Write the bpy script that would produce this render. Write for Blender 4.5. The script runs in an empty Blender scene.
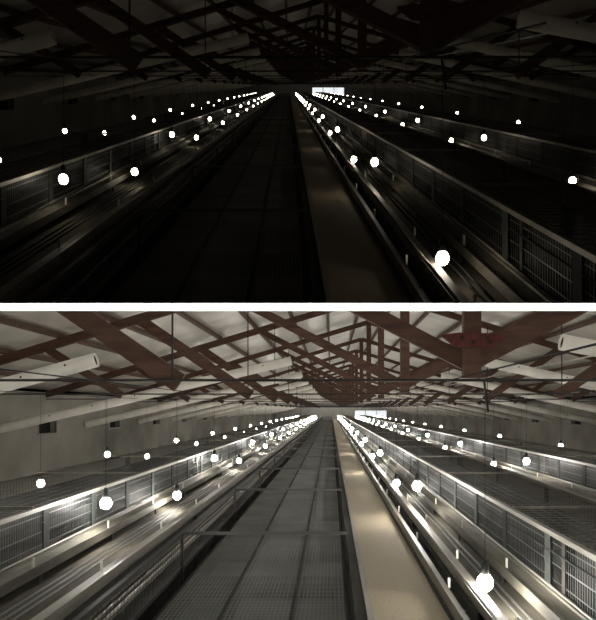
import bpy, bmesh, math, random
from mathutils import Vector
random.seed(7)
S = bpy.context.scene
COL = S.collection
EYE = 2.9            # eye height above the lower hall's floor
F = 700.0            # focal length in pixels
VPX, VPY = 331.0, 409.5
SLAB = (VPY - 307.0) / F          # rise of the white slab between the halls
HALF = 4.0 / F * 2.05             # half thickness of that slab
ZN, ZF = 2.10, 76.0               # near and far ends of the halls

# ------------------------------------------------------------------ materials
def mat(name, col, rough=.6, metal=0., var=.0, scale=8., bump=0., bscale=30., stretch=(1, 1, 1), col2=None, spec=.5):
    m = bpy.data.materials.new(name); m.use_nodes = True
    nt = m.node_tree; b = nt.nodes['Principled BSDF']
    b.inputs['Roughness'].default_value = rough; b.inputs['Metallic'].default_value = metal
    b.inputs['Specular IOR Level'].default_value = spec
    tc = nt.nodes.new('ShaderNodeTexCoord'); mp = nt.nodes.new('ShaderNodeMapping')
    mp.inputs['Scale'].default_value = stretch
    nt.links.new(tc.outputs['Object'], mp.inputs[0])
    n = nt.nodes.new('ShaderNodeTexNoise'); n.inputs['Scale'].default_value = scale
    n.inputs['Detail'].default_value = 5
    nt.links.new(mp.outputs[0], n.inputs['Vector'])
    r = nt.nodes.new('ShaderNodeValToRGB'); r.color_ramp.elements[0].position = .3; r.color_ramp.elements[1].position = .7
    c2 = col2 or tuple(min(1, c * (1 + var)) for c in col); c1 = col if col2 else tuple(c * (1 - var) for c in col)
    r.color_ramp.elements[0].color = (*c1, 1); r.color_ramp.elements[1].color = (*c2, 1)
    nt.links.new(n.outputs[0], r.inputs[0]); nt.links.new(r.outputs[0], b.inputs['Base Color'])
    if bump:
        n2 = nt.nodes.new('ShaderNodeTexNoise'); n2.inputs['Scale'].default_value = bscale
        nt.links.new(mp.outputs[0], n2.inputs['Vector'])
        bp = nt.nodes.new('ShaderNodeBump'); bp.inputs['Strength'].default_value = bump; bp.inputs['Distance'].default_value = .05
        nt.links.new(n2.outputs[0], bp.inputs['Height']); nt.links.new(bp.outputs[0], b.inputs['Normal'])
    return m
def emit(name, col, s):
    m = bpy.data.materials.new(name); m.use_nodes = True
    b = m.node_tree.nodes['Principled BSDF']; b.inputs['Base Color'].default_value = (.8, .8, .8, 1)
    b.inputs['Emission Color'].default_value = (*col, 1); b.inputs['Emission Strength'].default_value = s
    return m
M = dict(
    wood=mat('red_brown_timber', (.088, .043, .027), .75, var=.35, scale=3, stretch=(1, 6, 6), bump=.2),
    redwood=mat('dark_red_timber_plate', (.095, .016, .014), .7, var=.35, scale=40),
    iron=mat('dark_iron', (.03, .026, .024), .5, .4, var=.2),
    sheet=mat('pale_roof_sheet', (.52, .49, .43), .42, var=.16, scale=1.3, bump=.35, bscale=3.0),
    concrete=mat('stained_concrete', (.20, .19, .165), .9, scale=.8, col2=(.44, .42, .37), bump=.2, stretch=(1, .5, .8)),
    endwall=mat('whitewashed_end_wall', (.62, .61, .58), .7, var=.1, scale=2),  # lamp glow on the end wall put into this paler colour
    floor=mat('concrete_floor', (.16, .145, .12), .8, var=.3, scale=2),
    tube=mat('pale_plastic_tube', (.80, .77, .70), .5, var=.12, scale=3),
    hole=mat('black_hole', (.006, .006, .006), .9),  # flat black stands in for the shade inside openings
    frame=mat('pale_frame', (.34, .32, .29), .6, var=.1),
    steel=mat('galvanised_steel', (.28, .265, .23), .5, .3, var=.22, scale=5, stretch=(4, .5, 4)),
    dull=mat('weathered_trough', (.16, .148, .12), .5, .25, var=.3, scale=4, stretch=(5, .7, 5)),
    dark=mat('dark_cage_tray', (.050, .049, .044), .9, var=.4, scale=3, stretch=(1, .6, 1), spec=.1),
    wire=mat('dull_wire', (.11, .11, .10), .6, .2, var=.3, scale=2),
    panelwire=mat('light_wire', (.10, .105, .10), .5, .2, var=.2, scale=2),
    belt=mat('tan_belt', (.38, .325, .232), .8, var=.10, scale=60, bump=.1, bscale=90),
    tray=mat('brown_grey_tray', (.075, .068, .054), .85, .0, var=.3, scale=2.5, stretch=(6, .5, 1), spec=.12),
    cord=mat('black_cord', (.012, .012, .012), .6),
    mesh=mat('grey_mesh_wire', (.27, .28, .26), .6, .1, var=.25, scale=2),
    cell=mat('grey_cage_sheet', (.13, .133, .124), .7, var=.35, scale=3, stretch=(1, .6, 1)),
    plate=mat('grey_door_plate', (.040, .044, .042), .7, .0, var=.25, scale=3, spec=.15),
    pipe=mat('bright_steel_pipe', (.75, .74, .70), .3, .7, var=.1),
    white=mat('white_painted_slab', (.90, .90, .90), .9, var=.01),
    clip=mat('pale_clip', (.6, .58, .52), .4, .2, var=.1),
)
# ------------------------------------------------------------------ mesh helpers
class MB:
    def __init__(s): s.v = []; s.f = []; s.mi = []; s.smooth = []
    def add(s, vs, fs, mi=0, sm=False):
        o = len(s.v); s.v += [Vector(v) for v in vs]
        for f in fs: s.f.append([o + i for i in f]); s.mi.append(mi); s.smooth.append(sm)
    def hexa(s, c, mi=0):      # 8 corners: bottom ring then top ring
        s.add(c, [(3, 2, 1, 0), (4, 5, 6, 7), (0, 1, 5, 4), (1, 2, 6, 5), (2, 3, 7, 6), (3, 0, 4, 7)], mi)
    def tube(s, a, b, r, n=8, mi=0, cap=True, r2=None):
        a = Vector(a); b = Vector(b); d = (b - a).normalized()
        u = d.cross(Vector((0, 0, 1)) if abs(d.z) < .9 else Vector((1, 0, 0))).normalized(); w = d.cross(u)
        r2 = r if r2 is None else r2; vs = []
        for p, q in ((a, r), (b, r2)):
            for k in range(n):
                t = 2 * math.pi * k / n; vs.append(p + (u * math.cos(t) + w * math.sin(t)) * q)
        fs = [(k, (k + 1) % n, n + (k + 1) % n, n + k) for k in range(n)]
        s.add(vs, fs, mi, n > 5)
        if cap:
            s.add(vs[:n], [list(range(n))[::-1]], mi); s.add(vs[n:], [list(range(n))], mi)
    def lathe(s, c, prof, n=12, mi=0):
        c = Vector(c); vs = []
        for r, z in prof:
            for k in range(n):
                t = 2 * math.pi * k / n; vs.append(c + Vector((r * math.cos(t), r * math.sin(t), z)))
        fs = []
        for i in range(len(prof) - 1):
            for k in range(n):
                fs.append((i * n + k, i * n + (k + 1) % n, (i + 1) * n + (k + 1) % n, (i + 1) * n + k))
        s.add(vs, fs, mi, True)
    def build(s, name, m, parent=None, origin=None):
        o0 = Vector(origin) if origin is not None else (parent.location.copy() if parent and parent.parent is None else Vector((0, 0, 0)))
        me = bpy.data.meshes.new(name); me.from_pydata([v - o0 for v in s.v], [], s.f)
        for x in (m if isinstance(m, (list, tuple)) else [m]): me.materials.append(x)
        me.polygons.foreach_set('material_index', s.mi); me.polygons.foreach_set('use_smooth', s.smooth)
        me.update()
        o = bpy.data.objects.new(name, me); COL.objects.link(o)
        if parent: o.parent = parent
        else: o.location = o0
        CUR.append(o); return o
def empty(name, loc):
    o = bpy.data.objects.new(name, None); o.location = loc; o.empty_display_size = .1; COL.objects.link(o); CUR.append(o); return o
def tag(o, label, cat, group=None):
    assert 4 <= len(label.split()) <= 16, label
    o['label'] = label; o['category'] = cat
    if group: o['group'] = group
    return o
def struct(o, kind='structure'): o['kind'] = kind; return o
def dup(root, loc):
    r = root.copy(); COL.objects.link(r); r.location = loc; CUR.append(r)
    for ch in list(root.children):
        c = ch.copy(); COL.objects.link(c); c.parent = r; CUR.append(c)
        for g in list(ch.children):
            e = g.copy(); COL.objects.link(e); e.parent = c; CUR.append(e)
    return r
ORD = ('nearest second third fourth fifth sixth seventh eighth ninth tenth eleventh twelfth thirteenth fourteenth fifteenth '
       'sixteenth seventeenth eighteenth nineteenth twentieth').split()

CUR = []
WALL_L, WALL_R, RIDGE = -6.0, 8.1, 1.05
def roof(d): return 2.43 - .30 * d
SP = 4.74

def hall(dx, dz, hn, bulb_strength, bulb_col, glow_strength, keep_near=False):
    """One poultry house; its axis runs along (dx,1,dz); everything across it stands plumb."""
    global CUR
    CUR = []
    def P(X, z, h): return Vector((X + dx * z, z, EYE + h + dz * z))
    def lbox(mb, X0, X1, h0, h1, z0=ZN, z1=ZF - 1.5, mi=0):      # long bar along the hall
        mb.hexa([P(X0, z0, h0), P(X1, z0, h0), P(X1, z1, h0), P(X0, z1, h0), P(X0, z0, h1), P(X1, z0, h1), P(X1, z1, h1), P(X0, z1, h1)], mi)
    def lquad(mb, a, b, t, z0=ZN, z1=ZF - 1.5, mi=0):            # long slanted board from (X,h) a to b, thickness t downwards
        (X0, h0), (X1, h1) = a, b
        mb.hexa([P(X0, z0, h0 - t), P(X1, z0, h1 - t), P(X1, z1, h1 - t), P(X0, z1, h0 - t), P(X0, z0, h0), P(X1, z0, h1), P(X1, z1, h1), P(X0, z1, h0)], mi)
    def xbox(mb, X0, X1, z, h, w, t, mi=0):                      # bar across the hall
        lbox(mb, X0, X1, h - t, h, z - w / 2, z + w / 2, mi)
    def ltube(mb, X, h, r, z0=ZN, z1=ZF - 1.5, n=8): mb.tube(P(X, z0, h), P(X, z1, h), r, n)
    bulbm = emit('glowing_bulb', bulb_col, bulb_strength)
    panem = emit('daylit_pane', (.92, .96, 1.0), glow_strength)  # emissive stand-in for the glow at the far end

    # ---------------- shell
    mb = MB(); lbox(mb, WALL_L - .2, WALL_R + .2, -EYE - .15, -EYE, ZN, ZF + .2); struct(mb.build('floor', M['floor'], origin=P(RIDGE, 20, -EYE)))
    wins = {'left': [14.8 + 4.6 * k for k in range(0, 13)], 'right': [23.1 + 4.6 * k for k in range(0, 11)]}
    wh0, wh1 = -.50, -.20
    hw = .46
    for side, X, sg in (('left', WALL_L, -1), ('right', WALL_R, 1)):
        mb = MB(); Xo = X + sg * .2
        a, b = min(X, Xo), max(X, Xo)
        lbox(mb, a, b, -EYE, wh0, ZN, ZF + .2); lbox(mb, a, b, wh1, .36, ZN, ZF + .2)
        zs = ZN
        for w in wins[side]:
            lbox(mb, a, b, wh0, wh1, zs, w - hw); zs = w + hw
        lbox(mb, a, b, wh0, wh1, zs, ZF + .2)
        struct(mb.build('wall_' + side, M['concrete'], origin=P(X, 20, -EYE)))
        for k, w in enumerate(wins[side]):
            t = empty('wall_vent', P(X, w, wh0 - .03))
            f = MB(); Xi = X - sg * .02; lo, hi = min(Xi, X + sg * .03), max(Xi, X + sg * .03)
            lbox(f, lo, hi, wh0 - .03, wh0, w - hw - .03, w + hw + .03); lbox(f, lo, hi, wh1, wh1 + .03, w - hw - .03, w + hw + .03)
            lbox(f, lo, hi, wh0, wh1, w - hw - .03, w - hw); lbox(f, lo, hi, wh0, wh1, w + hw, w + hw + .03)
            f.build('frame', M['frame'], t)
            s = MB(); lo, hi = min(X + sg * .12, X + sg * .19), max(X + sg * .12, X + sg * .19)
            lbox(s, lo, hi, wh0, wh1, w - hw, w + hw); s.build('shutter', M['hole'], t)  # black block painted in for the shade inside the vent
            fl = MB(); q = X - sg * .02
            fl.hexa([P(q, w - hw, wh1 + .0), P(q - sg * .09, w - hw, wh1 - .03), P(q - sg * .09, w + hw, wh1 - .03), P(q, w + hw, wh1),
                     P(q, w - hw, wh1 + .015), P(q - sg * .09, w - hw, wh1 - .018), P(q - sg * .09, w + hw, wh1 - .018), P(q, w + hw, wh1 + .015)])
            fl.build('flap', M['frame'], t)
            tag(t, f'{ORD[k]} small dark square air vent in the {side} wall of {hn}', 'vent', f'air vents along the {side} wall, {hn}')
    mb = MB()
    poly = [(WALL_L - .2, -EYE), (WALL_R + .2, -EYE), (WALL_R + .2, .4), (RIDGE, 2.62), (WALL_L - .2, .4)]
    vs = [P(X, ZF, h) for X, h in poly] + [P(X, ZF + .2, h) for X, h in poly]; n = len(poly)
    mb.add(vs, [list(range(n))[::-1], [n + i for i in range(n)]] + [(i, (i + 1) % n, n + (i + 1) % n, n + i) for i in range(n)])
    struct(mb.build('wall_back', M['endwall'], origin=P(RIDGE, ZF, -EYE)))
    mb = MB(); lbox(mb, 2.5, 6.1, -1.05, -.97, ZF - .06, ZF); lbox(mb, 2.5, 6.1, -.12, -.06, ZF - .06, ZF)
    for X in (2.5, 3.7, 4.9, 6.02): lbox(mb, X, X + .08, -.97, -.12, ZF - .06, ZF)
    w1 = struct(mb.build('window_1', M['frame'], origin=P(4.6, ZF, -1.2)))  # added frame and glowing sheet, imitating the bright patch on the end wall
    mb = MB(); lbox(mb, 2.58, 6.02, -.97, -.12, ZF - .04, ZF - .01); mb.build('pane', panem, w1)

    # ceiling: sagging sheets between the purlins
    PUR = [.36 + .757 * k for k in range(9)]
    mb = MB()
    for sg in (-1, 1):
        D = [0] + [PUR[0] + .757 * k / 4 for k in range(-1, 37)]
        D = [d for d in D if d <= 7.3]
        Z = [ZN + (ZF + .1 - ZN) * i / 150 for i in range(151)]
        vs = []
        for z in Z:
            for d in D:
                ph = (d - PUR[0]) / .757; sag = .045 * abs(math.sin(math.pi * ph)) * (1 + .5 * math.sin(z * 1.9 + d * 3 + sg))
                vs.append(P(RIDGE + sg * d, z, roof(d) + .165 - sag))
        m = len(D)
        fs = [(i * m + j, i * m + j + 1, (i + 1) * m + j + 1, (i + 1) * m + j) for i in range(len(Z) - 1) for j in range(m - 1)]
        mb.add(vs, fs, 0, True)
        # outer roof skin
        lquad(mb, (RIDGE, 2.43 + .22), (RIDGE + sg * 7.3, roof(7.3) + .22), .03, ZN, ZF + .1)
    struct(mb.build('ceiling', M['sheet'], origin=P(RIDGE, 20, 2.6)))
    for sg, nm in ((-1, 'left'), (1, 'right')):
        for k, d in enumerate(PUR):
            mb = MB(); lquad(mb, (RIDGE + sg * (d - .03), roof(d) + .125), (RIDGE + sg * (d + .03), roof(d) + .11), .06, ZN, ZF)
            o = mb.build('roof_purlin', M['wood'], origin=P(RIDGE + sg * d, ZN, roof(d) + .1))
            tag(o, f'brown roof purlin, {ORD[k]} {nm} of the ridge, under ceiling of {hn}', 'purlin', f'purlins under the roof of {hn}')

    # ---------------- trusses
    tz = [5.26 + SP * k for k in range(15)]
    def board(mb, a, b, w, t=.07, y=0.):
        a = Vector((a[0], 0, a[1])); b = Vector((b[0], 0, b[1])); u = (b - a).normalized(); s = Vector((-u.z, 0, u.x)) * w / 2
        o = P(RIDGE, tz[0], 0) + Vector((0, y, 0)); q = Vector((0, t / 2, 0))
        mb.hexa([o + a - s - q, o + b - s - q, o + b - s + q, o + a - s + q, o + a + s - q, o + b + s - q, o + b + s + q, o + a + s + q])
    t = empty('roof_truss', P(RIDGE, tz[0], .2))
    for sg in (-1, 1):
        mb = MB(); board(mb, (0, roof(0)), (sg * 7.05, roof(7.05)), .13); mb.build('rafter', M['wood'], t)
        for a, b, w in (((.03, .36), (2.55, roof(2.55)), .12), ((2.20, .20), (3.80, roof(3.8)), .15), ((4.05, .20), (5.15, roof(5.15)), .11)):
            mb = MB(); board(mb, (sg * a[0], a[1]), (sg * b[0], b[1]), w, .05, .06); mb.build('web', M['wood'], t)
        mb = MB(); o = P(RIDGE, tz[0], 0); mb.tube(o + Vector((sg * 2.23, -.05, .2)), o + Vector((sg * 2.23, -.05, roof(2.23))), .008, 6); mb.build('hanger_rod', M['iron'], t)
    mb = MB(); board(mb, (0, .235), (0, 2.38), .128, .09, -.03); mb.build('king_post', M['wood'], t)
    mb = MB(); o = P(RIDGE, tz[0], .22); mb.tube(o + Vector((-7.05, 0, 0)), o + Vector((7.05, 0, 0)), .010, 8); mb.build('tie_rod', M['iron'], t)
    lab = lambda k: f'{ORD[k]} red-brown timber roof truss with king post and iron tie, {hn}'
    TR = t; tag(t, lab(0), 'roof truss', f'roof trusses of {hn}')
    for k in range(1, 15):
        r = dup(t, P(RIDGE, tz[k], .2)); r['label'] = lab(k)
    mb = MB(); o = P(RIDGE, tz[0], 0) + Vector((0, -.09, 0))
    pl = [(-.24, .55), (-.13, .46), (.12, .46), (.22, .51), (.24, .56), (-.10, .57)]
    vs = [o + Vector((x, 0, z)) for x, z in pl] + [o + Vector((x, .03, z)) for x, z in pl]; n = len(pl)
    mb.add(vs, [list(range(n)), [n + i for i in range(n)][::-1]] + [(i, n + i, n + (i + 1) % n, (i + 1) % n) for i in range(n)])
    for x, z in ((-.08, .53), (0, .5), (.1, .53), (.13, .50)): mb.tube(o + Vector((x, -.012, z)), o + Vector((x, .0, z)), .014, 6, 1)
    g = mb.build('gusset_plate', [M['redwood'], M['iron']], t); g['label'] = 'dark red gusset plate with black bolts'
    mb = MB(); o = P(RIDGE, tz[0], 0); mb.tube(o + Vector((.1, 0, .22)), o + Vector((.13, 0, -.02)), .010, 6); mb.build('stay_rod', M['iron'], t)

    # ---------------- sloping ventilation tubes
    for side, z0, cnt in (('left', 7.7, 14), ('right', 6.85, 14)):
        for k in range(cnt):
            z = z0 + 4.65 * k
            if side == 'left': a, b = (-5.95, -.37), ((-2.58, .545) if k == 0 else (-.70, .86))
            else: a, b = (8.05, -.42), ((2.25, .66) if k == 0 else (2.55, .78))
            if k == 0 and side == 'left': pass
            A, B = P(a[0], z, a[1]), P(b[0], z, b[1]); u = (B - A).normalized()
            t = empty('ventilation_tube', A)
            mb = MB(); nn = 14; v = Vector((0, 1, 0)); w = u.cross(v).normalized(); vs = []
            for p, r in ((A, .08), (B, .08), (B, .068), (B - u * .35, .068)):
                for q in range(nn):
                    an = 2 * math.pi * q / nn; vs.append(p + (v * math.cos(an) + w * math.sin(an)) * r)
            fs = [(i * nn + q, i * nn + (q + 1) % nn, (i + 1) * nn + (q + 1) % nn, (i + 1) * nn + q) for i in range(3) for q in range(nn)]
            mb.add(vs, fs, 0, True); mb.add(vs[:nn], [list(range(nn))])
            mb.build('tube', M['tube'], t)
            mb = MB(); mb.tube(B - u * .33, B - u * .02, .0675, nn); mb.build('dark_opening', M['hole'], t)  # black plug stands in for the shade inside the open tube end
            if k < 5:
                for q in range(1, 7):
                    mb = MB(); c = A + (B - A) * (q / 7 + .05); dr = (-v * .93 - w * .3 * (1 if w.z < 0 else -1)).normalized()
                    mb.tube(c + dr * .076, c + dr * .0815, .012, 8)
                    mb.build('hole', M['hole'], t)
            tag(t, f'{ORD[k]} pale round ventilation tube sloping up from the {side} wall, {hn}', 'pipe', f'ventilation tubes on the {side}, {hn}')

    # ---------------- pipes along the hall, lying on the ties
    for X, hp, r, nm in ((2.90, 1.10, .020, 'upper'), (3.90, .80, .013, 'lower')):
        mb = MB(); ltube(mb, X, hp, r, ZN, ZF - .08, 8)
        tag(mb.build('steel_pipe', M['pipe'], origin=P(X, ZN, hp)), f'thin shiny steel pipe, the {nm} of two along the right roof slope, {hn}', 'pipe')

    # ---------------- cage rows
    zc0, zc1 = ZN, ZF - 1.5
    def frange(a, b, s):
        while a < b: yield a; a += s
    def legs(t, Xs, top, every=6.1):
        for z in frange(zc0 + 1.2, zc1, every):
            for X in Xs:
                mb = MB(); mb.hexa([P(X, z, 0) + Vector((i * .025, j * .025, hh)) for hh in (-EYE, top) for i, j in ((-1, -1), (1, -1), (1, 1), (-1, 1))]); mb.build('leg', M['iron'], t)
    def wires(name, t, X0, X1, h, sp, w, m, longs, th=.004):
        mb = MB()
        z = zc0
        while z < zc1: xbox(mb, X0, X1, z, h, w, th); z += sp
        for X in longs: lbox(mb, X - .002, X + .002, h - th, h, zc0, zc1)
        return mb.build(name, m, t)
    def vwires(name, t, X, h0, h1, sp, w, m, mids, th=.0005):
        mb = MB(); z = zc0
        while z < zc1: lbox(mb, X - th, X + th, h0, h1, z, z + w); z += sp
        for h in mids: lbox(mb, X - .002, X + .002, h - .002, h + .002, zc0, zc1)
        return mb.build(name, m, t)
    # outer rows: near X (panel towards the eye), far X
    for Xa, Xb, tl in ((-1.80, -2.75, f'long wire cage row left of the left lit aisle, {hn}'),
                       (1.10, 1.74, f'long wire cage row right of the aisle beside the tan belt, {hn}'),
                       (2.87, 3.70, f'outermost long wire cage row on the right, {hn}')):
        sg = 1 if Xa > 0 else -1
        t = empty('cage_row', P((Xa + Xb) / 2, zc0, -EYE)); tag(t, tl, 'cage row', f'cage rows of {hn}')
        lo, hi = min(Xa, Xb), max(Xa, Xb)
        wires('wire_top', t, lo, hi, -.615, .09, .014, M['wire'], [lo + (hi - lo) * q / 10 for q in range(11)], .0015)
        vwires('wire_front', t, Xa, -.90, -.61, .030, .005, M['panelwire'], (-.66, -.76, -.84))
        vwires('wire_front', t, Xb, -.90, -.61, .06, .006, M['iron'], (-.76,))
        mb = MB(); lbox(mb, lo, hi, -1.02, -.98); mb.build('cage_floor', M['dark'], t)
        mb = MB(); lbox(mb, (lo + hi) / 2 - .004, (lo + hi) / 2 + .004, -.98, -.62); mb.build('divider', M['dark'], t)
        for X in (Xa, Xb):
            mb = MB(); lbox(mb, X - .014, X + .014, -.625, -.60); mb.build('top_rail', M['steel'], t)
        # feed trough in front of the near panel
        mb = MB(); q = -sg
        lquad(mb, (Xa + q * .02, -.90), (Xa + q * .10, -.915), .012); lquad(mb, (Xa + q * .095, -.905), (Xa + q * .115, -.90), .06)
        lbox(mb, min(Xa, Xa + q * .02), max(Xa, Xa + q * .02), -.93, -.885)
        mb.build('feed_trough', M['dull'], t)
        mb = MB(); ltube(mb, Xa + q * .012, -.875, .008); mb.build('trough_wire', M['steel'], t)
        mb = MB(); lbox(mb, min(Xb, Xb - q * .1), max(Xb, Xb - q * .1), -.93, -.90); mb.build('feed_trough', M['dull'], t)
        if Xa < 2:
            mb = MB(); e = .42 if sg < 0 else .24
            lquad(mb, (Xa + q * .02, -1.00), (Xa + q * e, -1.06), .015)
            mb.build('egg_tray', M['tray'], t)
            mb = MB()
            for u in (.16, .20, .24) if sg < 0 else (.13, .17): ltube(mb, Xa + q * u, -1.0 - .14 * u, .007, n=6)
            mb.build('tray_wires', M['wire'], t)
        mb = MB(); lbox(mb, min(Xa + q * .003, Xa + q * .010), max(Xa + q * .003, Xa + q * .010), -.705, -.698); mb.build('header_strip', M['plate'], t)
        for z in frange(zc0 + .5, 52, .88):           # pale upright plates between the cage doors
            mb = MB(); lbox(mb, Xa + q * .003, Xa + q * .010, -.885, -.626, z, z + .09); mb.build('upright', M['plate'], t)
        for k, z in enumerate(frange(4.23 - 2.31, zc1, 2.31)):
            if z < zc0: continue
            mb = MB(); xbox(mb, lo, hi, z, -.585, .022, .016); mb.build('cross_bar', M['steel'], t)
        for z in frange(zc0 + .55, 34, 1.35):
            mb = MB(); lbox(mb, min(Xa + q * .09, Xa + q * .10), max(Xa + q * .09, Xa + q * .10), -.91, -.85, z, z + .02); mb.build('clip', M['clip'], t)
        for z in frange(zc0 + .6, 30, 1.35):
            mb = MB(); lbox(mb, min(Xa + q * .10, Xa + q * .112), max(Xa + q * .10, Xa + q * .112), -1.01, -.95, z, z + .05); mb.build('bracket', M['iron'], t)
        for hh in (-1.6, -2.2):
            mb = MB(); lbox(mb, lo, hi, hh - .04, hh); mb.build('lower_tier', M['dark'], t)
        legs(t, (Xa - q * .02, Xb + q * .02), -.63)

    # middle row
    t = empty('cage_row', P(-.4, zc0, -EYE)); tag(t, f'wide dark mesh-topped cage row left of the tan belt, {hn}', 'cage row', f'cage rows of {hn}')
    wires('wire_top', t, -.90, .09, -1.06, .030, .010, M['mesh'], [-.90 + .99 * q / 44 for q in range(45)], .002)
    mb = MB(); lbox(mb, -.92, .09, -1.24, -1.20); mb.build('cage_floor', M['cell'], t)
    for X in (-.885, -.565, -.205, .085):
        mb = MB(); lbox(mb, X - .007, X + .007, -1.20, -1.05); mb.build('divider', M['dark'], t)
    for z in frange(zc0 + .3, zc1, 1.03):
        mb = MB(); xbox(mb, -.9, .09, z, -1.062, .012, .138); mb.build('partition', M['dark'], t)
    vwires('wire_front', t, -.90, -1.06, -.75, .05, .006, M['iron'], (-.85, -.95))
    mb = MB(); lbox(mb, -.912, -.888, -.765, -.74); mb.build('top_rail', M['iron'], t)
    for k, z in enumerate(frange(4.23, zc1, 2.31)):
        mb = MB(); xbox(mb, -.90, .10, z, -.738, .022, .018); mb.build('cross_bar', M['wire'], t)
        for X in (-.9,):
            mb = MB(); lbox(mb, X - .009, X + .009, -1.06, -.75, z - .009, z + .009); mb.build('post', M['iron'], t)
    # left trough side
    mb = MB(); lquad(mb, (-.915, -.97), (-1.20, -.99), .02); mb.build('drain_pan', M['dark'], t)
    for X, h, r in ((-.99, -.93, .014), (-1.05, -.945, .010), (-1.10, -.95, .007)):
        mb = MB(); ltube(mb, X, h, r); mb.build('water_pipe', M['steel'], t)
    mb = MB(); lquad(mb, (-1.268, -.885), (-1.225, -.895), .05); lbox(mb, -1.232, -1.215, -.95, -.888); mb.build('feed_trough', M['steel'], t)
    for z in frange(zc0 + .4, 34, 1.35):
        mb = MB(); lbox(mb, -1.268, -1.26, -.90, -.84, z, z + .02); mb.build('clip', M['clip'], t)
    # feed line beyond the belt
    ROW = t; t = empty('feed_line', P(.67, zc0, -EYE)); tag(t, f'narrow metal feed line between the tan belt and the lit aisle, {hn}', 'feed trough')
    mb = MB(); lbox(mb, .585, .602, -1.0, -.93); lquad(mb, (.600, -.945), (.625, -.945), .03); mb.build('guard_rail', M['dull'], t)
    mb = MB(); lquad(mb, (.625, -1.03), (.70, -1.0), .02); mb.build('drain_pan', M['dark'], t)
    mb = MB(); lquad(mb, (.695, -.90), (.755, -.895), .05); ltube(mb, .700, -.888, .008); mb.build('feed_trough', M['steel'], t)
    for X, h, off in ((.612, -.87, .2), (.745, -.825, .7)):
        for z in frange(zc0 + off, 34, 1.35):
            mb = MB(); lbox(mb, X, X + .01, h - .06, h - .01, z, z + .02); mb.build('clip', M['clip'], t)
    legs(t, (.61, .72), -.95)
    t = ROW
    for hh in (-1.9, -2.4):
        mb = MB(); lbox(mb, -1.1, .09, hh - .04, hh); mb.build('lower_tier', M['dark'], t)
    legs(t, (-.92, .06), -1.06)

    # belt
    t = empty('conveyor_belt', P(.38, zc0, -1.05)); tag(t, f'long flat tan belt running beside the middle mesh row, {hn}', 'conveyor belt')
    mb = MB(); lbox(mb, .205, .565, -1.02, -1.0); mb.build('belt', M['belt'], t)
    mb = MB(); lbox(mb, .115, .168, -1.03, -.972); mb.build('side_rail', M['dark'], t)
    mb = MB(); lbox(mb, .170, .200, -1.03, -.965); mb.build('edge_strip', M['steel'], t)
    mb = MB(); lbox(mb, .567, .583, -1.05, -.99); mb.build('side_rail', M['iron'], t)
    mb = MB(); lbox(mb, .10, .583, -1.09, -1.03); mb.build('bed', M['dark'], t)
    legs(t, (.14, .54), -1.05)

    # ---------------- bulbs on cords
    prof = [(.0005, -.046), (.018, -.043), (.031, -.033), (.040, -.016), (.042, .002), (.038, .020), (.026, .036), (.018, .048)]
    o = P(0, 0, 0)
    proto = None; bs = .95 if keep_near else .80
    rows = (('the left lit aisle', -1.55, (2.31, 5.1)), ('the aisle along the left wall', -3.40, (3.46, 5.9)),
            ('the aisle right of the belt', .77, (3.5, 6.26)), ('the second aisle on the right', 2.58, (6.36, 4.5)),
            ('the outer right aisle', 4.30, (6.36, 8.36)))
    for nm, X0, (zl, zh) in rows:
        X = X0
        mb = MB(); ltube(mb, X, .19, .004, .2 if keep_near else ZN, ZF - .08, 6)
        tag(mb.build('lamp_cable', M['cord'], origin=P(X, ZN, .19)), f'thin dark cable holding the bulbs over {nm}, {hn}', 'cable', f'lamp cables of {hn}')
        for kind, z0, h in (('low', zl, -.868), ('high', zh, -.685)):
            k = 0; X = X0 - (.09 if kind == 'high' and X0 == -1.55 else 0)
            if keep_near and z0 - SP > .2: z0 -= SP
            for z in frange(z0, ZF - 2, SP):
                if z < 1.7 and not (X0 in (.77, -1.55)): continue
                loc = P(X, z, h)
                px, py = VPX + F * (X / z + dx), VPY - F * (h / z + dz)
                seen = 0 < px < 596 and (311 if keep_near else 0) < py < (620 if keep_near else 303)
                label = f'{ORD[k]} {kind} hanging lit bulb over {nm}, {hn}' if seen else f'{kind} off-frame bulb over {nm}, {hn}'
                if seen: k += 1
                key = kind
                if proto is None: proto = {}
                if key not in proto:
                    r = empty('hanging_bulb', loc)
                    mb = MB(); mb.lathe(loc, [(r_ * bs, .048 + (z_ - .048) * bs) for r_, z_ in prof], 16); mb.build('glass', bulbm, r)
                    mb = MB(); mb.lathe(loc, [(.020, .040), (.021, .046), (.020, .10), (.010, .115), (.0005, .117)], 10); mb.build('socket', M['cord'], r)
                    mb = MB(); mb.tube(loc + Vector((0, 0, .11)), P(X, z, .19), .0016, 6); mb.build('cord', M['cord'], r)
                    proto[key] = r
                else: r = dup(proto[key], loc)
                tag(r, label, 'light bulb', f'{kind} bulbs over {nm}, {hn}')
    return CUR

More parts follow.
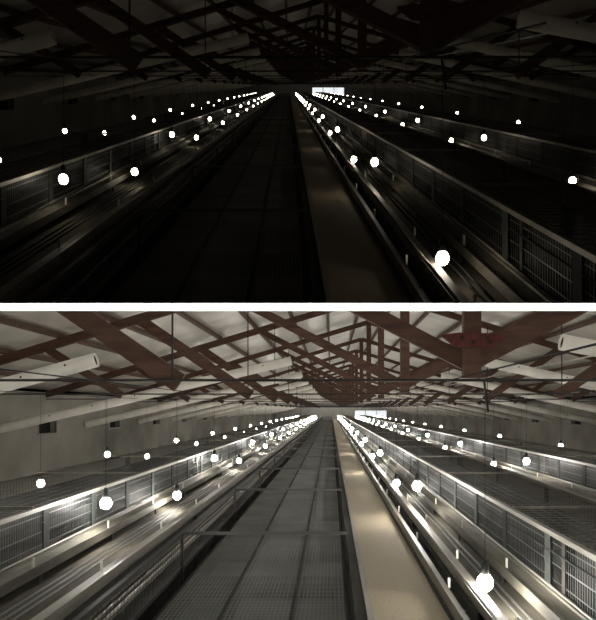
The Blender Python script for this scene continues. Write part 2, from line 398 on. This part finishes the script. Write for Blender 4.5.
def trim_hall(objs, keep_up):
    """Cut the hall where it meets the sloping white slab."""
    n = Vector((0, -SLAB, 1)).normalized(); c = Vector((0, 0, EYE)); sgn = 1 if keep_up else -1
    dead = set()
    for o in objs:
        if o.type != 'MESH': continue
        off = o.location.copy(); p = o.parent
        while p: off += p.location; p = p.parent
        ds = [((v.co + off - c).dot(n)) * sgn - HALF * 1.02 for v in o.data.vertices]
        if min(ds) >= 0: continue
        if max(ds) <= 1e-4: dead.add(o); continue
        me = o.data.copy(); bm = bmesh.new(); bm.from_mesh(me)
        r = bmesh.ops.bisect_plane(bm, geom=bm.verts[:] + bm.edges[:] + bm.faces[:], plane_co=c + n * sgn * HALF * 1.02 - off, plane_no=n * sgn, clear_inner=True)
        ed = [e for e in r['geom_cut'] if isinstance(e, bmesh.types.BMEdge)]
        if ed and len(bm.faces) < 4000: bmesh.ops.holes_fill(bm, edges=ed, sides=0)
        nv = len(bm.verts); bm.to_mesh(me); bm.free(); o.data = me
        if nv < 3: dead.add(o)
    for o in list(dead):
        for ch in list(o.children): dead.add(ch)
    for o in dead: bpy.data.objects.remove(o)
    for o in [o for o in COL.objects if o.type == 'EMPTY']:
        if not o.children: bpy.data.objects.remove(o)

low = hall(0., 0., 'bright lower hall', 300., (1, .955, .87), .9, True)
trim_hall(low, False)
upper = hall((289.5 - 332) / F, (VPY - 86.5) / F, 'dark upper hall', 25., (1, .88, .70), 1.0)
trim_hall(upper, True)

# ---------------- white slab between the two halls
CUR = []
mb = MB(); z0, z1 = 2.05, 30.0
def slabp(X, z, s): return Vector((X, z, EYE + z * SLAB + s * HALF))
X0, X1 = WALL_L - .4, WALL_R + .4
mb.hexa([slabp(X0, z0, -1), slabp(X1, z0, -1), slabp(X1, z1, -1), slabp(X0, z1, -1), slabp(X0, z0, 1), slabp(X1, z0, 1), slabp(X1, z1, 1), slabp(X0, z1, 1)])
struct(mb.build('trim_1', M['white'], origin=slabp(0, z0, 0)))

# added spot at the eye point, whitens the slab's front edge
ld = bpy.data.lights.new('slab_edge_lamp', 'SPOT'); ld.energy = 900; ld.spot_size = 2 * math.atan(2.0); ld.spot_blend = 0; ld.shadow_soft_size = 0.0
lo = bpy.data.objects.new('slab_edge_lamp', ld); COL.objects.link(lo)
lo.location = (0, 0, EYE); lo.rotation_euler = (math.pi / 2 + math.atan(SLAB), 0, 0); lo.scale = (1, .0052 / 2.0, 1)

# ---------------- world, camera
w = bpy.data.worlds.new('night'); S.world = w; w.use_nodes = True
w.node_tree.nodes['Background'].inputs[0].default_value = (.01, .01, .012, 1); w.node_tree.nodes['Background'].inputs[1].default_value = .05
cam = bpy.data.cameras.new('camera'); co = bpy.data.objects.new('camera', cam); COL.objects.link(co); S.camera = co
co.location = (0, 0, EYE); co.rotation_euler = (math.pi / 2, 0, 0)
cam.sensor_fit = 'HORIZONTAL'; cam.sensor_width = 36; cam.lens = 36 * F / 596
cam.shift_x = (298 - VPX) / 596; cam.shift_y = (VPY - 310) / 596
cam.clip_start = .05; cam.clip_end = 300
S.view_settings.view_transform = 'Standard'; S.view_settings.look = 'None'; S.view_settings.gamma = 1
S.view_settings.exposure = 0; S.view_settings.use_curve_mapping = False
